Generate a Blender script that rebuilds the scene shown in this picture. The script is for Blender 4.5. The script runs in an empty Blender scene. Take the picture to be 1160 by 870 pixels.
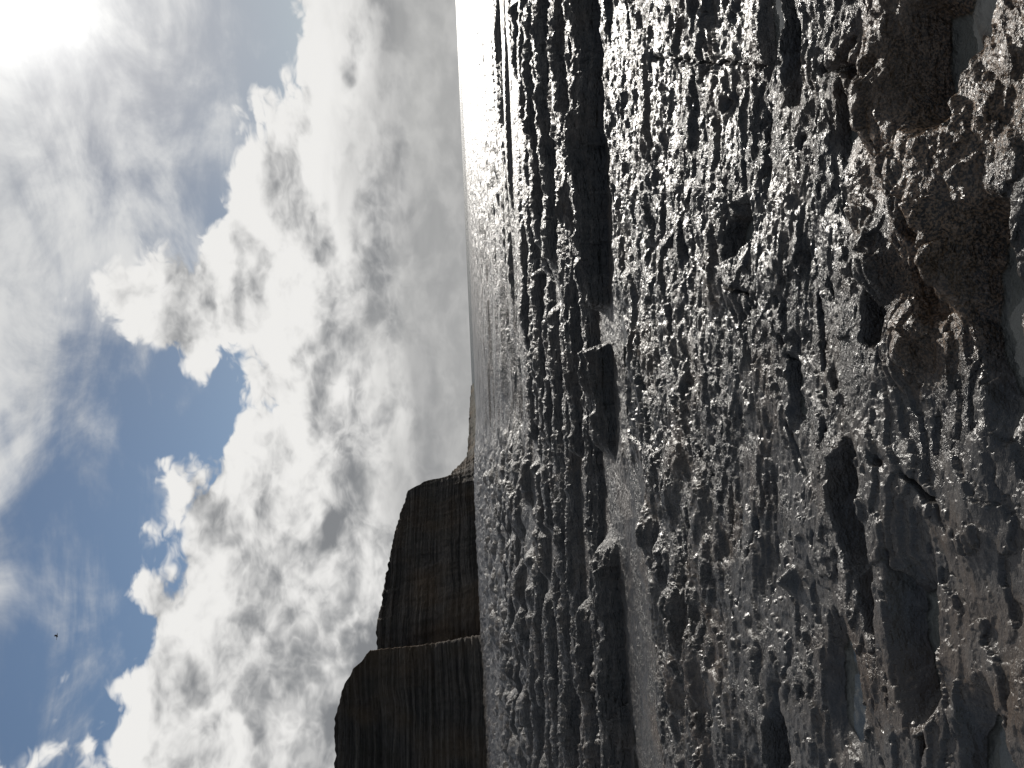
import bpy, math, numpy as np, time
from mathutils import Vector, Matrix
T0=time.time()
scene=bpy.context.scene
scene.view_settings.view_transform='Standard'
try: scene.view_settings.look='None'
except Exception: pass
scene.view_settings.exposure=0
rad=math.radians
SUN_AZ=29.5; SUN_EL=27.5
sund=Vector((math.sin(rad(SUN_AZ))*math.cos(rad(SUN_EL)),math.cos(rad(SUN_AZ))*math.cos(rad(SUN_EL)),math.sin(rad(SUN_EL))))

# ---------------------------------------------------------------- noise
rng=np.random.RandomState(7)
PERM=rng.permutation(4096).astype(np.int32); rng.rand(4096); _a=rng.rand(4096)*6.2832
GX=np.cos(_a); GY=np.sin(_a); RV=rng.rand(4096); RW=rng.rand(4096)
def hsh(i,j): return PERM[(PERM[i&4095]+j)&4095]
def perlin(x,y):
    x,y=np.broadcast_arrays(x,y)
    xi=np.floor(x).astype(np.int32); yi=np.floor(y).astype(np.int32)
    xf=x-xi; yf=y-yi
    u=xf*xf*xf*(xf*(xf*6-15)+10); v=yf*yf*yf*(yf*(yf*6-15)+10)
    def g(i,j,fx,fy):
        h=hsh(i,j); return GX[h]*fx+GY[h]*fy
    a=g(xi,yi,xf,yf); b=g(xi+1,yi,xf-1,yf); c=g(xi,yi+1,xf,yf-1); d=g(xi+1,yi+1,xf-1,yf-1)
    return (a+u*(b-a)+v*((c+u*(d-c))-(a+u*(b-a))))*1.4
def fbm(x,y,o=4,g=.5):
    s=0;A=1;t=0
    for k in range(o):
        s=s+A*perlin(x+17.3*k,y-9.1*k); t+=A; A*=g; x=x*2.03; y=y*2.03
    return s/t
def ridged(x,y,o=4,g=.5):
    s=0;A=1;t=0
    for k in range(o):
        s=s+A*(1-2*np.abs(perlin(x+7.7*k,y+3.1*k))); t+=A; A*=g; x=x*2.07; y=y*2.07
    return s/t
def worley(x,y):
    xi=np.floor(x).astype(np.int32); yi=np.floor(y).astype(np.int32)
    f1=np.full(x.shape,9.);idv=np.zeros(x.shape)
    for dx in (-1,0,1):
        for dy in (-1,0,1):
            h=hsh(xi+dx,yi+dy)
            d=np.hypot(xi+dx+RV[h]-x,yi+dy+RW[h]-y)
            m=d<f1
            f1=np.where(m,d,f1)
            idv=np.where(m,RV[(h*7+3)&4095],idv)
    return f1,idv
def ss(a,b,x):
    t=np.clip((x-a)/(b-a),0,1); return t*t*(3-2*t)
def terr(s,st,e=.18):
    q=s/st; k=np.floor(q); f=q-k
    return (k+ss(0,e,f)+.25*f)*st*.8

# ---------------------------------------------------------------- terrain height
WL=-0.008; SL=-0.055
RIDGES=[(7.95,.32,.55),(8.8,.18,.38),(9.6,.26,.45),(10.6,.20,.42),(11.6,.28,.55),(12.8,.22,.5),(14.0,.28,.6),(15.4,.24,.55),(17.0,.28,.6),(18.8,.24,.6),(21,.27,.7),(23.6,.25,.8),(27,.30,.9),(31,.28,1.)]
PITS=[(.96,2.17,.13,.065),(1.16,2.02,.13,.07),(.36,2.25,.12,.05),(.20,2.57,.08,.05),(-.574,2.75,.14,.065),(-.94,2.42,.16,.06),(-.78,2.68,.13,.045),(-1.36,3.0,.19,.08),
(.16,1.98,.20,.06),(-1.25,2.12,.16,.07),(1.5,3.15,.16,.07),(.80,3.85,.08,.13),(1.75,3.4,.18,.08),(.1,7.2,.6,.22),(2.6,4.5,.25,.09),(-.1,3.35,.11,.045),(1.0,2.75,.13,.055),(-1.9,3.6,.2,.06)]
CR=[((2.41,5.26),(1.25,2.84)),((1.64,3.76),(.7,3.85)),((-.30,3.42),(-.80,3.12)),((.62,4.15),(.2,3.5)),((.2,3.5),(-.1,3.3)),((-.2,5.3),(-.7,4.6)),((-1.6,2.6),(-.9,2.9)),((-2.3,3.9),(-1.5,3.5)),((-.1,2.9),(-.5,2.3)),((.3,3.1),(-.3,3.0)),((-.7,2.5),(-1.5,2.35)),((-.9,3.9),(-1.7,4.3))]
HUMPS=((.62,2.24,.24,.16,.145),(.30,2.10,.12,.08,.10),(.95,2.42,.2,.11,.10),(.08,2.38,.15,.09,.075),(.42,2.5,.14,.08,.075),(1.35,2.33,.22,.13,.11),(.72,2.62,.16,.08,.07),(1.25,2.7,.2,.09,.075),(-.3,2.1,.3,.13,.05),(-1.05,2.75,.3,.1,.03),
        (-2.15,5.0,.35,.16,.12),(-1.85,5.35,.3,.16,.13),(-1.6,5.8,.28,.16,.12),(-1.4,6.2,.22,.16,.11),(-2.7,4.9,.4,.16,.11),(-1.03,3.39,.05,.03,.09),(-2.45,5.6,.3,.16,.1))
def h_near(X,Y,wx,wy):
    right=ss(-.9,1.1,X+.5*wx+.25*(Y-3))
    patch=ss(-.25,.3,fbm(X*.8+61,Y*1.1+7,3)+.25*right+.25*ss(4,5.5,Y))
    rough=np.clip(.12+.75*right+.35*ss(3.8,5,Y),0,1)*(.45+.55*patch)
    w2=perlin(X*7,Y*7); w3=perlin(X*13+4,Y*15)
    h=.046+.03*fbm(X*.55,Y*.9,3)
    s=fbm(X*.8+3,Y*1.7,6,.5)
    h=h+(.5+.5*(1-right))*(terr(s*.22,.026,.10))
    s=fbm(X*2.3+9+.3*X*Y,Y*4.5+2,5,.55)
    h=h+(.7-.3*right)*(terr(s*.05,.010,.15))
    for p,A,sd in ((1.15,.060,1),(.52,.055,4),(.24,.034,9),(.11,.015,13)):
        q=(Y+p*1.25*fbm(X*.40/p+sd,Y*.6/p,3)+(.10-.35*(1-right))*X+.02*w3+.01*w2)/p
        t=q-np.floor(q); k=np.floor(q)
        m=ss(-.15,.35,perlin(X*.35/p+k*3.7,Y*.3/p+sd*3))
        h=h+A*m*(.18+.82*ss(2.9,4.4,Y))*(.25+.75*rough)*(ss(0,.07,t)*(1-t)**1.1-.25)
    a,i=worley((X+.20*wx+.05*w2)*2.6,(Y+.14*wy+.04*w3)*6.0)
    h=h+rough*.045*((1-np.clip(a*1.25,0,1)**3)*(.2+i)-.4)
    a,i=worley((X+.06*wx+.022*w2)*6.5+3,(Y+.04*wy+.02*w3)*15)
    lump2=(1-np.clip(a*1.2,0,1)**3)*(.2+i)-.4
    h=h+rough*.019*lump2*ss(-.3,.4,wy+.2)
    h=h+(.006+.010*rough)*ridged(X*5+.9*wx,Y*9+.9*wy,5,.6)+(.001+.005*rough)*fbm(X*30,Y*45,3,.6)
    pn=ss(.3,.75,fbm(X*4.2+50,Y*7+20,3)*1.4)
    h=h-.06*pn*right*(1-ss(5,7,Y))
    for (x0,y0),(x1,y1) in CR:
        dx,dy=x1-x0,y1-y0; L=math.hypot(dx,dy)
        t=np.clip(((X-x0)*dx+(Y-y0)*dy)/L**2,-.1,1.1)
        d=np.hypot(X-x0-t*dx+.07*wx+.03*w3,Y-y0-t*dy+.07*wy+.02*w2)
        h=h-.06*(1-ss(.003,.020,d))*ss(-.5,.1,w2+.3)+.008*np.exp(-((d-.045)/.03)**2)
    for (x,y,rx,ry,A) in HUMPS:
        e=((X-x+.08*wx+.02*w3)/rx)**2+((Y-y+.06*wy)/ry)**2
        h=h+A*np.exp(-e**1.3)*(1+.4*lump2)
    for (x,y,rx,ry) in PITS:
        e=((X-x+.12*wx+.04*w2)/rx)**2+((Y-y+.08*wy+.02*w3)/ry)**2
        m=1-ss(.9,3.6,e)**.8; h=h*(1-m)+(-.026+.012*w2)*m
    g=ss(-.4,-1.2,X)*ss(6.1,6.6,Y)
    return h*(1-g)+g*(.01+.016*fbm(X*12,Y*18,4,.65))
def height(X,Y):
    shp=X.shape; X=X.ravel(); Y=Y.ravel()
    R=np.hypot(X,Y)
    wx=fbm(X*1.3+5,Y*1.3,3); wy=fbm(X*1.3-31,Y*1.3+8,3)
    near=1-ss(7.2,7.75,Y+.25*wx)
    nm=(near>0)&(R<14)
    hn=np.full_like(X,.02); hn[nm]=h_near(X[nm],Y[nm],wx[nm],wy[nm])
    rg=ridged(X*3.2+.8*wx,Y*5+.8*wy,5,.55)
    leftm=ss(-.02,-.14,X/np.maximum(Y,.5)+.03*fbm(X*.1,Y*.05,2))
    h=hn*near
    fm=(near<1)&(Y>4); x=X[fm];y=Y[fm];rgf=rg[fm];lf=leftm[fm]
    f2m=1-ss(30,90,R[fm])
    hf=-.018+.07*fbm(x*.35,y*.6,4)+.05*ss(18,28,y)*lf+.02*lf+f2m*.028*rgf
    rr=np.zeros_like(x)
    a3,i3=worley(x*.8+.5*wx[fm],y*3.0+.3*wy[fm])
    a6,i6=worley(x*3.1+.5*wx[fm],y*7+.3*wy[fm])
    nb=fbm(x*5,y*8,4,.6)
    for k,(y0,A,w) in enumerate(RIDGES):
        n1d=fbm(x*.22+k*5,k*1.3,2); 
        yy=y-(y0+.24*n1d+.06*fbm(x*2.2+k*9,float(k),3)+.08*(i3-.5)+.035*(i6-.5)+.05*nb)
        hm=ss(-.60,-.25,perlin(x*.33+k*11.3,k*2.7)+.34*perlin(x*1.6+k*4.1,.7))
        if k==0:
            hm=np.maximum(hm,ss(1.1,1.3,x)); hm=hm*(1-ss(.16,.3,.46-np.abs(x-.62)))*(1-.25*ss(-.5,-1.2,x))
        if k>8: hm=hm*(.45+.55*lf)
        pr=(.5*ss(-.03,.02,yy)+.3*ss(.06,.10,yy+.05*(i6-.5))+.2*ss(.14,.2,yy+.06*(i3-.5)))*(1-ss(w*.45,w*1.3,yy))
        A2=A*(.98+.40*perlin(x*.9+k*3,float(k)))+.06*(i3-.5)+.025*(i6-.5)
        rr=np.maximum(rr,hm*A2*pr*(1+.15*rgf+.12*nb))
    hf=hf+rr
    out=ss(17,23,y)
    q=fbm(x*.022+40,y*.33,5,.6)
    low=-.10+.27*ss(-.14,.12,q)+.13*ss(-.05,.25,fbm(x*.10,y*1.2,4))-.16*ss(130,480,y)
    a4,i4=worley(x*.9,y*.9); a5,i5=worley(x*.33+9,y*.25)
    q2=y/3.1+.8*fbm(x*.06,y*.1,3); t2=q2-np.floor(q2)
    bould=.06+1.4*ss(50,200,y)+.28*(1-np.clip(a4*1.3,0,1)**2)*(.2+i4)+.45*(1-np.clip(a5*1.5,0,1)**2)*i5*ss(30,60,y)+.42*ss(0,.10,t2)*(1-t2)*ss(-.3,.1,fbm(x*.1+9,y*.2,2))+.25*fbm(x*1.1,y*1.8,4,.6)
    fl=low*(1-lf)+bould*lf
    hf=hf*(1-out)+out*(fl+rr*.7)
    h[fm]+=hf*(1-near[fm])
    h=h-ss(300,700,Y)*3-ss(-60,-400,Y)*.2
    return h.reshape(shp)

def axis_from(fn,a,b):
    v=[a]
    while v[-1]<b: v.append(v[-1]+fn(v[-1]))
    return np.array(v)
rs=axis_from(lambda r: r*(.0020 if r<4 else .0026 if r<10 else .0042 if r<30 else .009 if r<500 else .1),1.2,9000)
half=axis_from(lambda a: .08 if a<32 else (.4 if a<65 else 3),.04,180)
half=half[half<179]
ths=np.concatenate([-half[::-1],half])
T,Rr=np.meshgrid(np.radians(ths),rs)
X=Rr*np.sin(T); Y=Rr*np.cos(T)
Z=height(X,Y)
print('height',time.time()-T0,X.size)
def grid_mesh(name,X,Y,Z,wrap=False,smooth=True):
    n,m=X.shape
    co=np.stack([X,Y,Z],-1).reshape(-1,3).astype(np.float32)
    I=np.arange(n*m,dtype=np.int32).reshape(n,m)
    if wrap: I=np.concatenate([I,I[:,:1]],1)
    q=np.stack([I[:-1,:-1],I[:-1,1:],I[1:,1:],I[1:,:-1]],-1).reshape(-1,4)[:,::-1]
    q=np.ascontiguousarray(q)
    me=bpy.data.meshes.new(name); me.vertices.add(len(co)); me.vertices.foreach_set('co',co.ravel())
    me.loops.add(q.size); me.loops.foreach_set('vertex_index',q.ravel())
    me.polygons.add(len(q)); me.polygons.foreach_set('loop_start',np.arange(0,q.size,4,dtype=np.int32))
    me.polygons.foreach_set('loop_total',np.full(len(q),4,dtype=np.int32))
    me.polygons.foreach_set('use_smooth',np.full(len(q),smooth))
    me.update(calc_edges=True)
    ob=bpy.data.objects.new(name,me); scene.collection.objects.link(ob); return ob
ground=grid_mesh('rock_platform_ground',X,Y,Z,wrap=True)
print('mesh',time.time()-T0)

# ---------------------------------------------------------------- node helper
class NT:
    def __init__(s,nt): s.nt=nt; s.n=nt.nodes; s.l=nt.links
    def set(s,inp,v):
        if v is None: return
        if isinstance(v,bpy.types.NodeSocket): s.l.new(v,inp)
        else: inp.default_value=v
    def node(s,t,**k):
        n=s.n.new(t)
        for a,b in k.items(): setattr(n,a,b)
        return n
    def m(s,op,a,b=None,c=None,clamp=False):
        n=s.node('ShaderNodeMath',operation=op,use_clamp=clamp)
        s.set(n.inputs[0],a); s.set(n.inputs[1],b); s.set(n.inputs[2],c); return n.outputs[0]
    def v(s,op,a,b=None,scale=None):
        n=s.node('ShaderNodeVectorMath',operation=op); s.set(n.inputs[0],a); s.set(n.inputs[1],b)
        if scale is not None: s.set(n.inputs['Scale'],scale)
        return n.outputs['Value'] if op in('DOT_PRODUCT','LENGTH') else n.outputs[0]
    def sm(s,x,a,b,lo=0.,hi=1.):
        n=s.node('ShaderNodeMapRange',interpolation_type='SMOOTHSTEP'); s.set(n.inputs[0],x)
        for i,q in enumerate((a,b,lo,hi)): s.set(n.inputs[i+1],q)
        return n.outputs[0]
    def lin(s,x,a,b,lo=0.,hi=1.):
        n=s.node('ShaderNodeMapRange'); s.set(n.inputs[0],x)
        for i,q in enumerate((a,b,lo,hi)): s.set(n.inputs[i+1],q)
        return n.outputs[0]
    def noise(s,v,scale,detail=4,rough=.5,dist=0):
        n=s.node('ShaderNodeTexNoise'); s.set(n.inputs['Vector'],v); n.inputs['Scale'].default_value=scale
        n.inputs['Detail'].default_value=detail; n.inputs['Roughness'].default_value=rough; n.inputs['Distortion'].default_value=dist
        return n.outputs
    def vor(s,v,scale,detail=0,rough=.5):
        n=s.node('ShaderNodeTexVoronoi',feature='F1'); s.set(n.inputs['Vector'],v); n.inputs['Scale'].default_value=scale
        n.inputs['Detail'].default_value=detail; n.inputs['Roughness'].default_value=rough
        return n.outputs[0]
    def mix(s,f,a,b,bt='MIX'):
        n=s.node('ShaderNodeMix',data_type='RGBA',blend_type=bt); s.set(n.inputs[0],f)
        s.set(n.inputs[6],a); s.set(n.inputs[7],b); return n.outputs[2]
    def map(s,v,scale=(1,1,1),rot=(0,0,0),loc=(0,0,0)):
        n=s.node('ShaderNodeMapping'); s.set(n.inputs[0],v); n.inputs['Scale'].default_value=scale; n.inputs['Rotation'].default_value=rot; n.inputs['Location'].default_value=loc
        return n.outputs[0]
    def bump(s,h,strength,dist,normal=None):
        n=s.node('ShaderNodeBump'); n.inputs['Strength'].default_value=strength; n.inputs['Distance'].default_value=dist
        s.set(n.inputs['Height'],h); s.set(n.inputs['Normal'],normal); return n.outputs[0]
def rgb(a,b=None,c=None):
    if b is None: b=c=a
    return (a,b,c,1)
def newmat(name):
    mt=bpy.data.materials.new(name); mt.use_nodes=True
    t=NT(mt.node_tree); p=mt.node_tree.nodes['Principled BSDF']; return mt,t,p

# ---------------------------------------------------------------- rock
mt,t,p=newmat('wet_slate_rock')
P=t.node('ShaderNodeNewGeometry').outputs['Position']
sz=t.node('ShaderNodeSeparateXYZ'); t.set(sz.inputs[0],P)
n1=t.noise(P,1.3,3,.6)[0]; n2=t.noise(P,14,3,.65)[0]; n3=t.noise(P,110,1,.6)[0]
base=t.mix(t.sm(n1,.38,.65),rgb(.014,.0125,.0115),rgb(.034,.031,.028))
base=t.mix(t.sm(n2,.48,.72),base,rgb(.054,.046,.039))
slab=t.m('MULTIPLY',t.sm(sz.outputs[0],.5,-.6),t.sm(t.m('ADD',sz.outputs[1],t.m('MULTIPLY',n1,2.)),6.,4.))
base=t.mix(t.m('MULTIPLY',slab,.5),base,rgb(.070,.066,.063))
dist=t.v('LENGTH',t.v('SUBTRACT',t.v('MULTIPLY',P,(1,1.5,0)),(.75,3.2,0)))
br=t.m('ADD',t.lin(dist,.1,1.4,.46,-.16),t.m('MULTIPLY',t.m('SUBTRACT',n1,.5),1.6))
brm=t.sm(br,.06,.34)
brn=t.mix(t.sm(n3,.40,.62),rgb(.012,.008,.005),rgb(.13,.082,.048))
base=t.mix(brm,base,brn)
base=t.mix(t.m('MULTIPLY',t.sm(n1,.48,.66),.65),base,rgb(.048,.031,.019))
base=t.mix(t.m('MULTIPLY',t.sm(n3,.66,.74),.4),base,rgb(.15,.145,.14))
nearm=t.sm(sz.outputs[1],6.,4.5)
silt_sheen=t.m('MULTIPLY',t.sm(sz.outputs[2],WL-.010,WL-.001,.9,0.),nearm)
base=t.mix(silt_sheen,base,rgb(.17,.165,.155))  # pale silt bed, brightened to stand in for cloud reflection on the pools
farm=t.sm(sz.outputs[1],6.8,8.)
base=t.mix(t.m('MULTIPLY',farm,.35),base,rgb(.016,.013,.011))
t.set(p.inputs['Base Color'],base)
p.inputs['Specular IOR Level'].default_value=.42
t.set(p.inputs['Roughness'],t.m('ADD',t.m('ADD',t.lin(n2,.3,.7,.18,.38),t.m('MULTIPLY',brm,.08)),t.m('MULTIPLY',farm,.12)))
bmod=t.sm(t.m('ADD',t.noise(P,2.2,2,.6)[0],t.m('MULTIPLY',slab,-.09)),.40,.58,.32,1.)
bmod=t.m('MAXIMUM',bmod,t.m('MULTIPLY',farm,.8))
hs1=t.m('MULTIPLY',t.noise(t.map(P,(1,1.7,1.6)),17,5,.6)[0],.042)
hs2=t.m('MULTIPLY',t.noise(P,130,2,.6)[0],t.m('MULTIPLY',.0045,t.m('SUBTRACT',1.,farm)))
hs3=t.m('MULTIPLY',t.noise(t.map(P,(1,1.,3.)),4,3,.6)[0],t.m('MULTIPLY',farm,.10))
hsum=t.m('ADD',t.m('MULTIPLY',t.m('ADD',hs1,hs2),bmod),hs3)
t.set(p.inputs['Normal'],t.bump(hsum,1,1.0))
ground.data.materials.append(mt)

# ---------------------------------------------------------------- water
mw,t,p=newmat('tide_pool_water')
t.n.remove(p)
P=t.node('ShaderNodeNewGeometry').outputs['Position']
bn=t.bump(t.noise(P,9,1)[0],.25,.01)
fr=t.node('ShaderNodeFresnel'); fr.inputs[0].default_value=1.33; t.set(fr.inputs[1],bn)
tr=t.node('ShaderNodeBsdfTransparent'); tr.inputs[0].default_value=rgb(.9,.93,.92)
gl=t.node('ShaderNodeBsdfGlossy'); gl.inputs['Roughness'].default_value=.03; t.set(gl.inputs['Normal'],bn)
mx=t.node('ShaderNodeMixShader'); t.set(mx.inputs[0],fr.outputs[0]); t.l.new(tr.outputs[0],mx.inputs[1]); t.l.new(gl.outputs[0],mx.inputs[2])
t.l.new(mx.outputs[0],t.n['Material Output'].inputs[0])
def sheet(name,pts,z,mat):
    me=bpy.data.meshes.new(name); me.from_pydata([(x,y,z) for x,y in pts],[],[tuple(range(len(pts)))]); me.update()
    o=bpy.data.objects.new(name,me); scene.collection.objects.link(o); me.materials.append(mat); return o
sheet('tide_pool_water',[(-12,.3),(12,.3),(12,7.75),(-12,7.75)],WL,mw)
ms,t,p=newmat('sea_water')
P=t.node('ShaderNodeNewGeometry').outputs['Position']
p.inputs['Base Color'].default_value=rgb(.03,.04,.045); p.inputs['Roughness'].default_value=.5; p.inputs['IOR'].default_value=1.33
p.inputs['Specular IOR Level'].default_value=.14
hh=t.m('ADD',t.m('MULTIPLY',t.noise(t.map(P,(.6,1.6,1)),1.5,4,.7)[0],.5),t.m('MULTIPLY',t.noise(t.map(P,(.05,.5,1)),.35,5,.65)[0],1.6))
t.set(p.inputs['Normal'],t.bump(hh,1,1.0))
sheet('sea',[(-9000,17),(9000,17),(9000,9000),(-9000,9000)],SL,ms)
sheet('tide_pool_water.001',[(-14,7.76),(14,7.76),(14,16.9),(-14,16.9)],-.030,mw)

# ---------------------------------------------------------------- cliff
def cliff(name,pts,rows,cols,seed,mat,back=(-.6,.8)):
    pts=np.array(pts,float)
    s=np.concatenate([[0],np.cumsum(np.hypot(np.diff(pts[:,0]),np.diff(pts[:,1])))])
    u=np.linspace(0,s[-1],cols)
    ex=np.interp(u,s,pts[:,0]); ey=np.interp(u,s,pts[:,1]); ez=np.interp(u,s,pts[:,2]); run=np.interp(u,s,pts[:,3])
    tx=np.gradient(ex); ty=np.gradient(ey); k=np.ones(15)/15
    tx=np.convolve(np.pad(tx,7,'edge'),k,'valid'); ty=np.convolve(np.pad(ty,7,'edge'),k,'valid'); L=np.hypot(tx,ty)
    nx,ny=ty/L,-tx/L
    ez=ez+1.1*fbm(u*.08+seed,u*0,4)+.4*perlin(u*.6,u*0+seed)
    v=np.linspace(0,1,rows)[:,None]
    zz=v*ez[None]-(1-v)*1.0
    U=np.repeat(u[None],rows,0)
    off=run[None]*(1-v)**1.5
    dip=zz+.03*U+1.2*fbm(U*.012+seed,zz*.02,2)
    hard=fbm(dip*1.1,U*.006+seed,4,.75)
    amp=np.clip(run/7,.15,1)[None]
    off=off+.55*hard+amp*3.4*fbm(U*.045+seed,zz*.015,4)*(1-v**6)+amp*.8*ridged(U*.22,zz*.04,3)+.25*fbm(U*.9,zz*.9,3)
    Xc=ex[None]+nx[None]*off; Yc=ey[None]+ny[None]*off
    bk=np.array([2,8,25,80,200.])[:,None]
    Xb=ex[None]+back[0]*bk; Yb=ey[None]+back[1]*bk; Zb=ez[None]-.01*bk
    o=grid_mesh(name,np.concatenate([Xc,Xb]),np.concatenate([Yc,Yb]),np.concatenate([zz,Zb]))
    o.data.materials.append(mat); return o
mc,t,p=newmat('layered_cliff_rock')
P=t.node('ShaderNodeNewGeometry').outputs['Position']
Pw=t.v('ADD',P,t.v('SCALE',t.noise(P,.05,2)[1],scale=3.))
lay=t.noise(t.map(Pw,(.010,.010,.8)),1.,6,.85)[0]
big=t.noise(P,.03,3,.6)[0]; med=t.noise(P,.35,4,.65)[0]
c=t.mix(t.sm(lay,.40,.60),rgb(.034,.029,.025),rgb(.15,.126,.105))
c=t.mix(t.sm(lay,.57,.68,0.,.6),c,rgb(.30,.25,.20))
c=t.mix(t.sm(med,.45,.68,0.,.5),c,rgb(.055,.050,.038))
c=t.mix(t.sm(big,.45,.64,0.,.5),c,rgb(.19,.12,.065))
nz=t.node('ShaderNodeSeparateXYZ'); t.set(nz.inputs[0],t.node('ShaderNodeNewGeometry').outputs['Normal'])
c=t.mix(t.sm(nz.outputs[2],.6,.85),c,rgb(.03,.033,.016))
t.set(p.inputs['Base Color'],c); p.inputs['Roughness'].default_value=.85; p.inputs['Specular IOR Level'].default_value=.25
t.set(p.inputs['Normal'],t.bump(t.m('ADD',t.m('MULTIPLY',lay,2.2),t.m('MULTIPLY',t.noise(P,.7,5,.65)[0],1.3)),1,1.))
cliff('sea_cliff',[(-260,150,43,10),(-140,165,40,10),(-100,176,39.8,10),(-81,181,39.3,9),(-74.5,182,37,7),(-70.5,182.5,34.6,5),(-66.8,184,30.3,2.5),(-84,199,31,.6),(-110,217,32,.5)],150,800,1,mc)
cliff('sea_cliff.001',[(-110,219,34,6),(-77,229,35.5,8),(-60.8,248,33.2,8),(-45,262,29.6,8),(-38.4,267,26.8,7),(-35.2,269,20.5,4),(-34.2,271,12.2,4),(-32,285,8,5),(-29.3,300,4.6,5),(-21,360,3.8,5),(-13.5,450,3.4,5),(0,560,2.0,3)],110,900,5,mc,back=(-.5,.86))

# ---------------------------------------------------------------- bird (gull gliding)
import bmesh
bm=bmesh.new()
def ring(x,r,z=0): return [bm.verts.new((r*math.cos(a)*1.,x,z+r*math.sin(a)*.9)) for a in [i*math.pi/4 for i in range(8)]]
R_=[ring(*q) for q in ((-.30,.01,0),(-.2,.035,0),(-.05,.065,0),(.1,.06,0),(.19,.035,.01),(.24,.038,.02),(.29,.022,.015),(.34,.006,.005))]
for a,b in zip(R_[:-1],R_[1:]):
    for i in range(8): bm.faces.new((a[i],a[(i+1)%8],b[(i+1)%8],b[i]))
for sx in (-1,1):
    L=[(.03,.1,-.1,.02),(.25,.14,-.04,.10),(.42,.10,-.05,.12),(.62,-.02,-.08,.07)]
    top=[(bm.verts.new((sx*x,f,z+.01)),bm.verts.new((sx*x,b,z))) for x,f,b,z in L]
    for a,b in zip(top[:-1],top[1:]): bm.faces.new((a[0],b[0],b[1],a[1]))
tl=[bm.verts.new(q) for q in ((-.02,-.25,0),(.02,-.25,0),(.07,-.42,0),(-.07,-.42,0))]; bm.faces.new(tl)
me=bpy.data.meshes.new('seagull'); bm.to_mesh(me); bm.free()
bird=bpy.data.objects.new('seagull',me); scene.collection.objects.link(bird)
bird.location=(-25.3,80,47.8); bird.rotation_euler=(0,rad(12),rad(-70))
mb,t,p=newmat('gull_feathers')
P=t.node('ShaderNodeTexCoord').outputs['Object']
t.set(p.inputs['Base Color'],t.mix(t.noise(P,12,3)[0],rgb(.10),rgb(.25))); me.materials.append(mb)

# ---------------------------------------------------------------- world
w=bpy.data.worlds.new('World'); scene.world=w; w.use_nodes=True
w.cycles.sampling_method='MANUAL'; w.cycles.sample_map_resolution=256
t=NT(w.node_tree); bg=w.node_tree.nodes['Background']; bg.inputs['Strength'].default_value=.1
sky=t.node('ShaderNodeTexSky',sky_type='NISHITA'); sky.sun_disc=False; sky.sun_elevation=rad(SUN_EL); sky.sun_rotation=rad(SUN_AZ)
sky.dust_density=.3
D=t.v('NORMALIZE',t.node('ShaderNodeTexCoord').outputs['Generated'])
sp=t.node('ShaderNodeSeparateXYZ'); t.set(sp.inputs[0],D)
az=t.m('MULTIPLY',t.m('ARCTAN2',sp.outputs[0],sp.outputs[1]),57.2958)
el=t.m('MULTIPLY',t.m('ARCSINE',sp.outputs[2]),57.2958)
def curve(pts,vmax=50.):
    n=t.node('ShaderNodeFloatCurve'); c=n.mapping.curves[0]
    pts=[((a+60)/120,b/vmax) for a,b in pts]
    c.points[0].location=pts[0]; c.points[1].location=pts[-1]
    for q in pts[1:-1]: c.points.new(*q)
    n.mapping.update(); t.set(n.inputs[1],t.lin(az,-60,60,0,1)); n.inputs[0].default_value=1
    return t.m('MULTIPLY',n.outputs[0],vmax)
E1=curve([(-60,27),(-26.3,29),(-21,28.5),(-18.4,26),(-10,25),(-5,23),(-1,20.5),(3,22),(7.2,26.5),(10.4,24),(13.7,21),(18,17),(23,14.5),(28.6,15),(60,15)])
E2=curve([(-60,40),(-30,37),(-12,35.5),(-4,32.6),(0,30),(7,27),(17,24.4),(29,22),(60,24)])
g=bpy.data.node_groups.new('cloud_field','ShaderNodeTree')
g.interface.new_socket('Vector',in_out='INPUT',socket_type='NodeSocketVector'); g.interface.new_socket('Field',in_out='OUTPUT',socket_type='NodeSocketFloat')
gt=NT(g); gi=g.nodes.new('NodeGroupInput'); go=g.nodes.new('NodeGroupOutput')
V=gt.map(gi.outputs[0],(1,1,1.5))
V=gt.v('ADD',V,gt.v('SCALE',gt.v('SUBTRACT',gt.noise(V,8,3,.6)[1],(.5,.5,.5)),scale=.09))
def absn(sc): return gt.m('ABSOLUTE',gt.m('SUBTRACT',gt.noise(V,sc,0)[0],.5))
f=gt.m('MULTIPLY',gt.noise(V,5.5,6,.55)[0],.8)
f=gt.m('ADD',f,gt.m('MULTIPLY',gt.m('SUBTRACT',.55,gt.vor(V,12,0)),.24))
for sc,wt in ((22,.24),(45,.13),(95,.07)): f=gt.m('ADD',f,gt.m('MULTIPLY',absn(sc),wt))
gt.set(go.inputs[0],f)
def field(v):
    n=t.node('ShaderNodeGroup'); n.node_tree=g; t.set(n.inputs[0],v); return n.outputs[0]
up=Vector((sund.x*.5,sund.y*.5,.75))
F=field(D); F2=field(t.v('ADD',D,tuple(up*.03)))
L1=t.noise(t.map(D,(1,1,1.6)),6.5,2,.5)[0]; L2=t.noise(t.map(t.v('ADD',D,tuple(up*.075)),(1,1,1.6)),6.5,2,.5)[0]
sdc=t.m('MAXIMUM',t.v('DOT_PRODUCT',D,tuple(sund)),0.)
g1=t.m('POWER',sdc,9.); g2=t.m('POWER',sdc,60.); g3=t.m('POWER',sdc,420.)
dep=t.m('SUBTRACT',E1,el)
d1=t.m('ADD',t.m('MULTIPLY',t.m('MINIMUM',dep,9.),.26),t.m('MULTIPLY',t.m('SUBTRACT',F,.50),6.5))
front=t.sm(sp.outputs[1],-.35,.25,.25,1.)      # clouds thinned behind the viewer, out of view, to deepen shade on rocks
a1=t.m('MULTIPLY',t.sm(d1,0.,.55),front)
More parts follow.
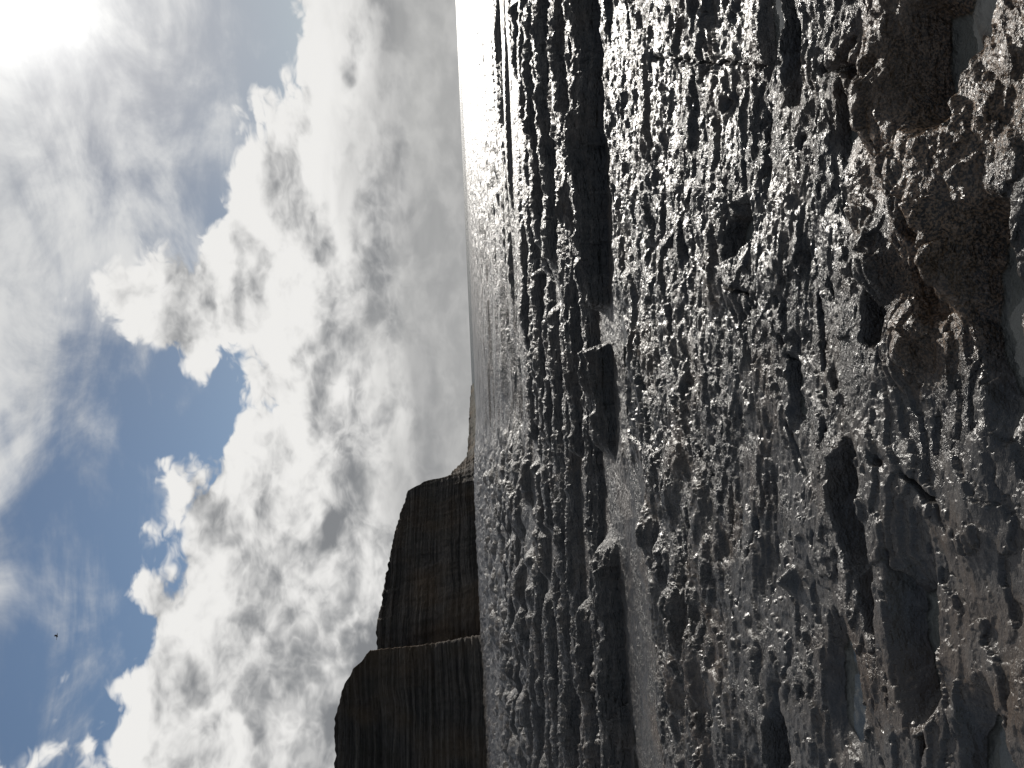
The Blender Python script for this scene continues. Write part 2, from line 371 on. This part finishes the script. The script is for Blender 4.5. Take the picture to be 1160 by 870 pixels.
relief=t.m('ADD',t.m('MULTIPLY',t.m('SUBTRACT',F,F2),3.4),t.m('MULTIPLY',t.m('SUBTRACT',L1,L2),1.3))
thick=t.sm(d1,.3,3.0)
lit=t.m('ADD',t.m('ADD',1.04,relief),t.m('MULTIPLY',thick,-.22))
lit=t.m('ADD',lit,t.sm(dep,6.,16.,0.,-.38))
lit=t.m('ADD',lit,t.m('MULTIPLY',g1,.05))
lit=t.sm(lit,0.,1.12)
ccol=t.mix(lit,rgb(2.3,2.38,2.5),rgb(8.6,8.5,8.3))
s1=t.noise(t.map(D,(2.2,5.,7.),rot=(0.35,0.5,0.4)),1.6,5,.6,.6)[0]; s2=t.noise(t.map(D,(1,1,1.3)),6,6,.6,.4)[0]
d2=t.m('ADD',t.m('MULTIPLY',t.m('SUBTRACT',el,E2),.09),t.m('ADD',t.m('MULTIPLY',t.m('SUBTRACT',s1,.5),3.),t.m('MULTIPLY',t.m('SUBTRACT',s2,.5),3.2)))
a2=t.m('MULTIPLY',t.m('MULTIPLY',t.sm(d2,-.85,.8),.9),front)
vcol=t.mix(t.sm(t.m('ADD',s2,t.m('MULTIPLY',g1,.14)),.34,.68),rgb(3.8,4.,4.3),rgb(7.4,7.4,7.3))
E3n=t.m('ADD',t.m('SUBTRACT',8.2,el),t.m('MULTIPLY',t.m('SUBTRACT',t.noise(t.map(D,(1,1,2.6)),5,5,.55,.3)[0],.5),13.))
a3=t.m('MULTIPLY',t.sm(E3n,-2.,5.),.8)
bn_=t.noise(t.map(D,(1,1,4.)),3.2,4,.5)[0]
bcol=t.mix(t.sm(bn_,.35,.7),rgb(3.2,3.22,3.25),rgb(4.9,4.9,4.8))
bcol=t.mix(t.sm(el,0.,5.,.6,0.),bcol,rgb(4.4,4.38,4.3))
damp=t.m('SUBTRACT',1.,t.m('MULTIPLY',g1,.62))
skc=t.v('SCALE',sky.outputs[0],scale=t.m('MULTIPLY',damp,.80))
c=t.mix(a2,skc,vcol)
def glowadd(c,f): return t.mix(1.,c,t.v('SCALE',(1,.985,.95),scale=f),'ADD')
c=glowadd(c,t.m('ADD',t.m('MULTIPLY',g2,2.8),t.m('MULTIPLY',g3,7.)))
c=t.mix(a1,c,ccol)
c=t.mix(t.m('MULTIPLY',a3,front),c,bcol)
t.set(bg.inputs[0],c)

# ---------------------------------------------------------------- sun + camera
sl=bpy.data.lights.new('sun','SUN'); sl.energy=5; sl.angle=rad(.53); sl.color=(1,.95,.88)
so=bpy.data.objects.new('sun',sl); scene.collection.objects.link(so); so.rotation_euler=sund.to_track_quat('Z','Y').to_euler(); so.location=(20,35,30)
cam=bpy.data.cameras.new('camera'); co=bpy.data.objects.new('camera',cam); scene.collection.objects.link(co)
pit=rad(3.24); tl=rad(2.43); Fw=Vector((0,math.cos(pit),-math.sin(pit))); U=Vector((0,math.sin(pit),math.cos(pit))); R=Vector((1,0,0))
s_,c_=math.sin(tl),math.cos(tl)
Ix=-s_*R-c_*U; Iy=c_*R-s_*U; Iz=-Fw
M=Matrix((Ix,Iy,Iz)).transposed().to_4x4(); M.translation=(0,0,1.6); co.matrix_world=M
cam.sensor_fit='HORIZONTAL'; cam.sensor_width=36; cam.lens=804/1160*36; cam.clip_start=.05; cam.clip_end=20000
scene.camera=co
print('done',time.time()-T0)
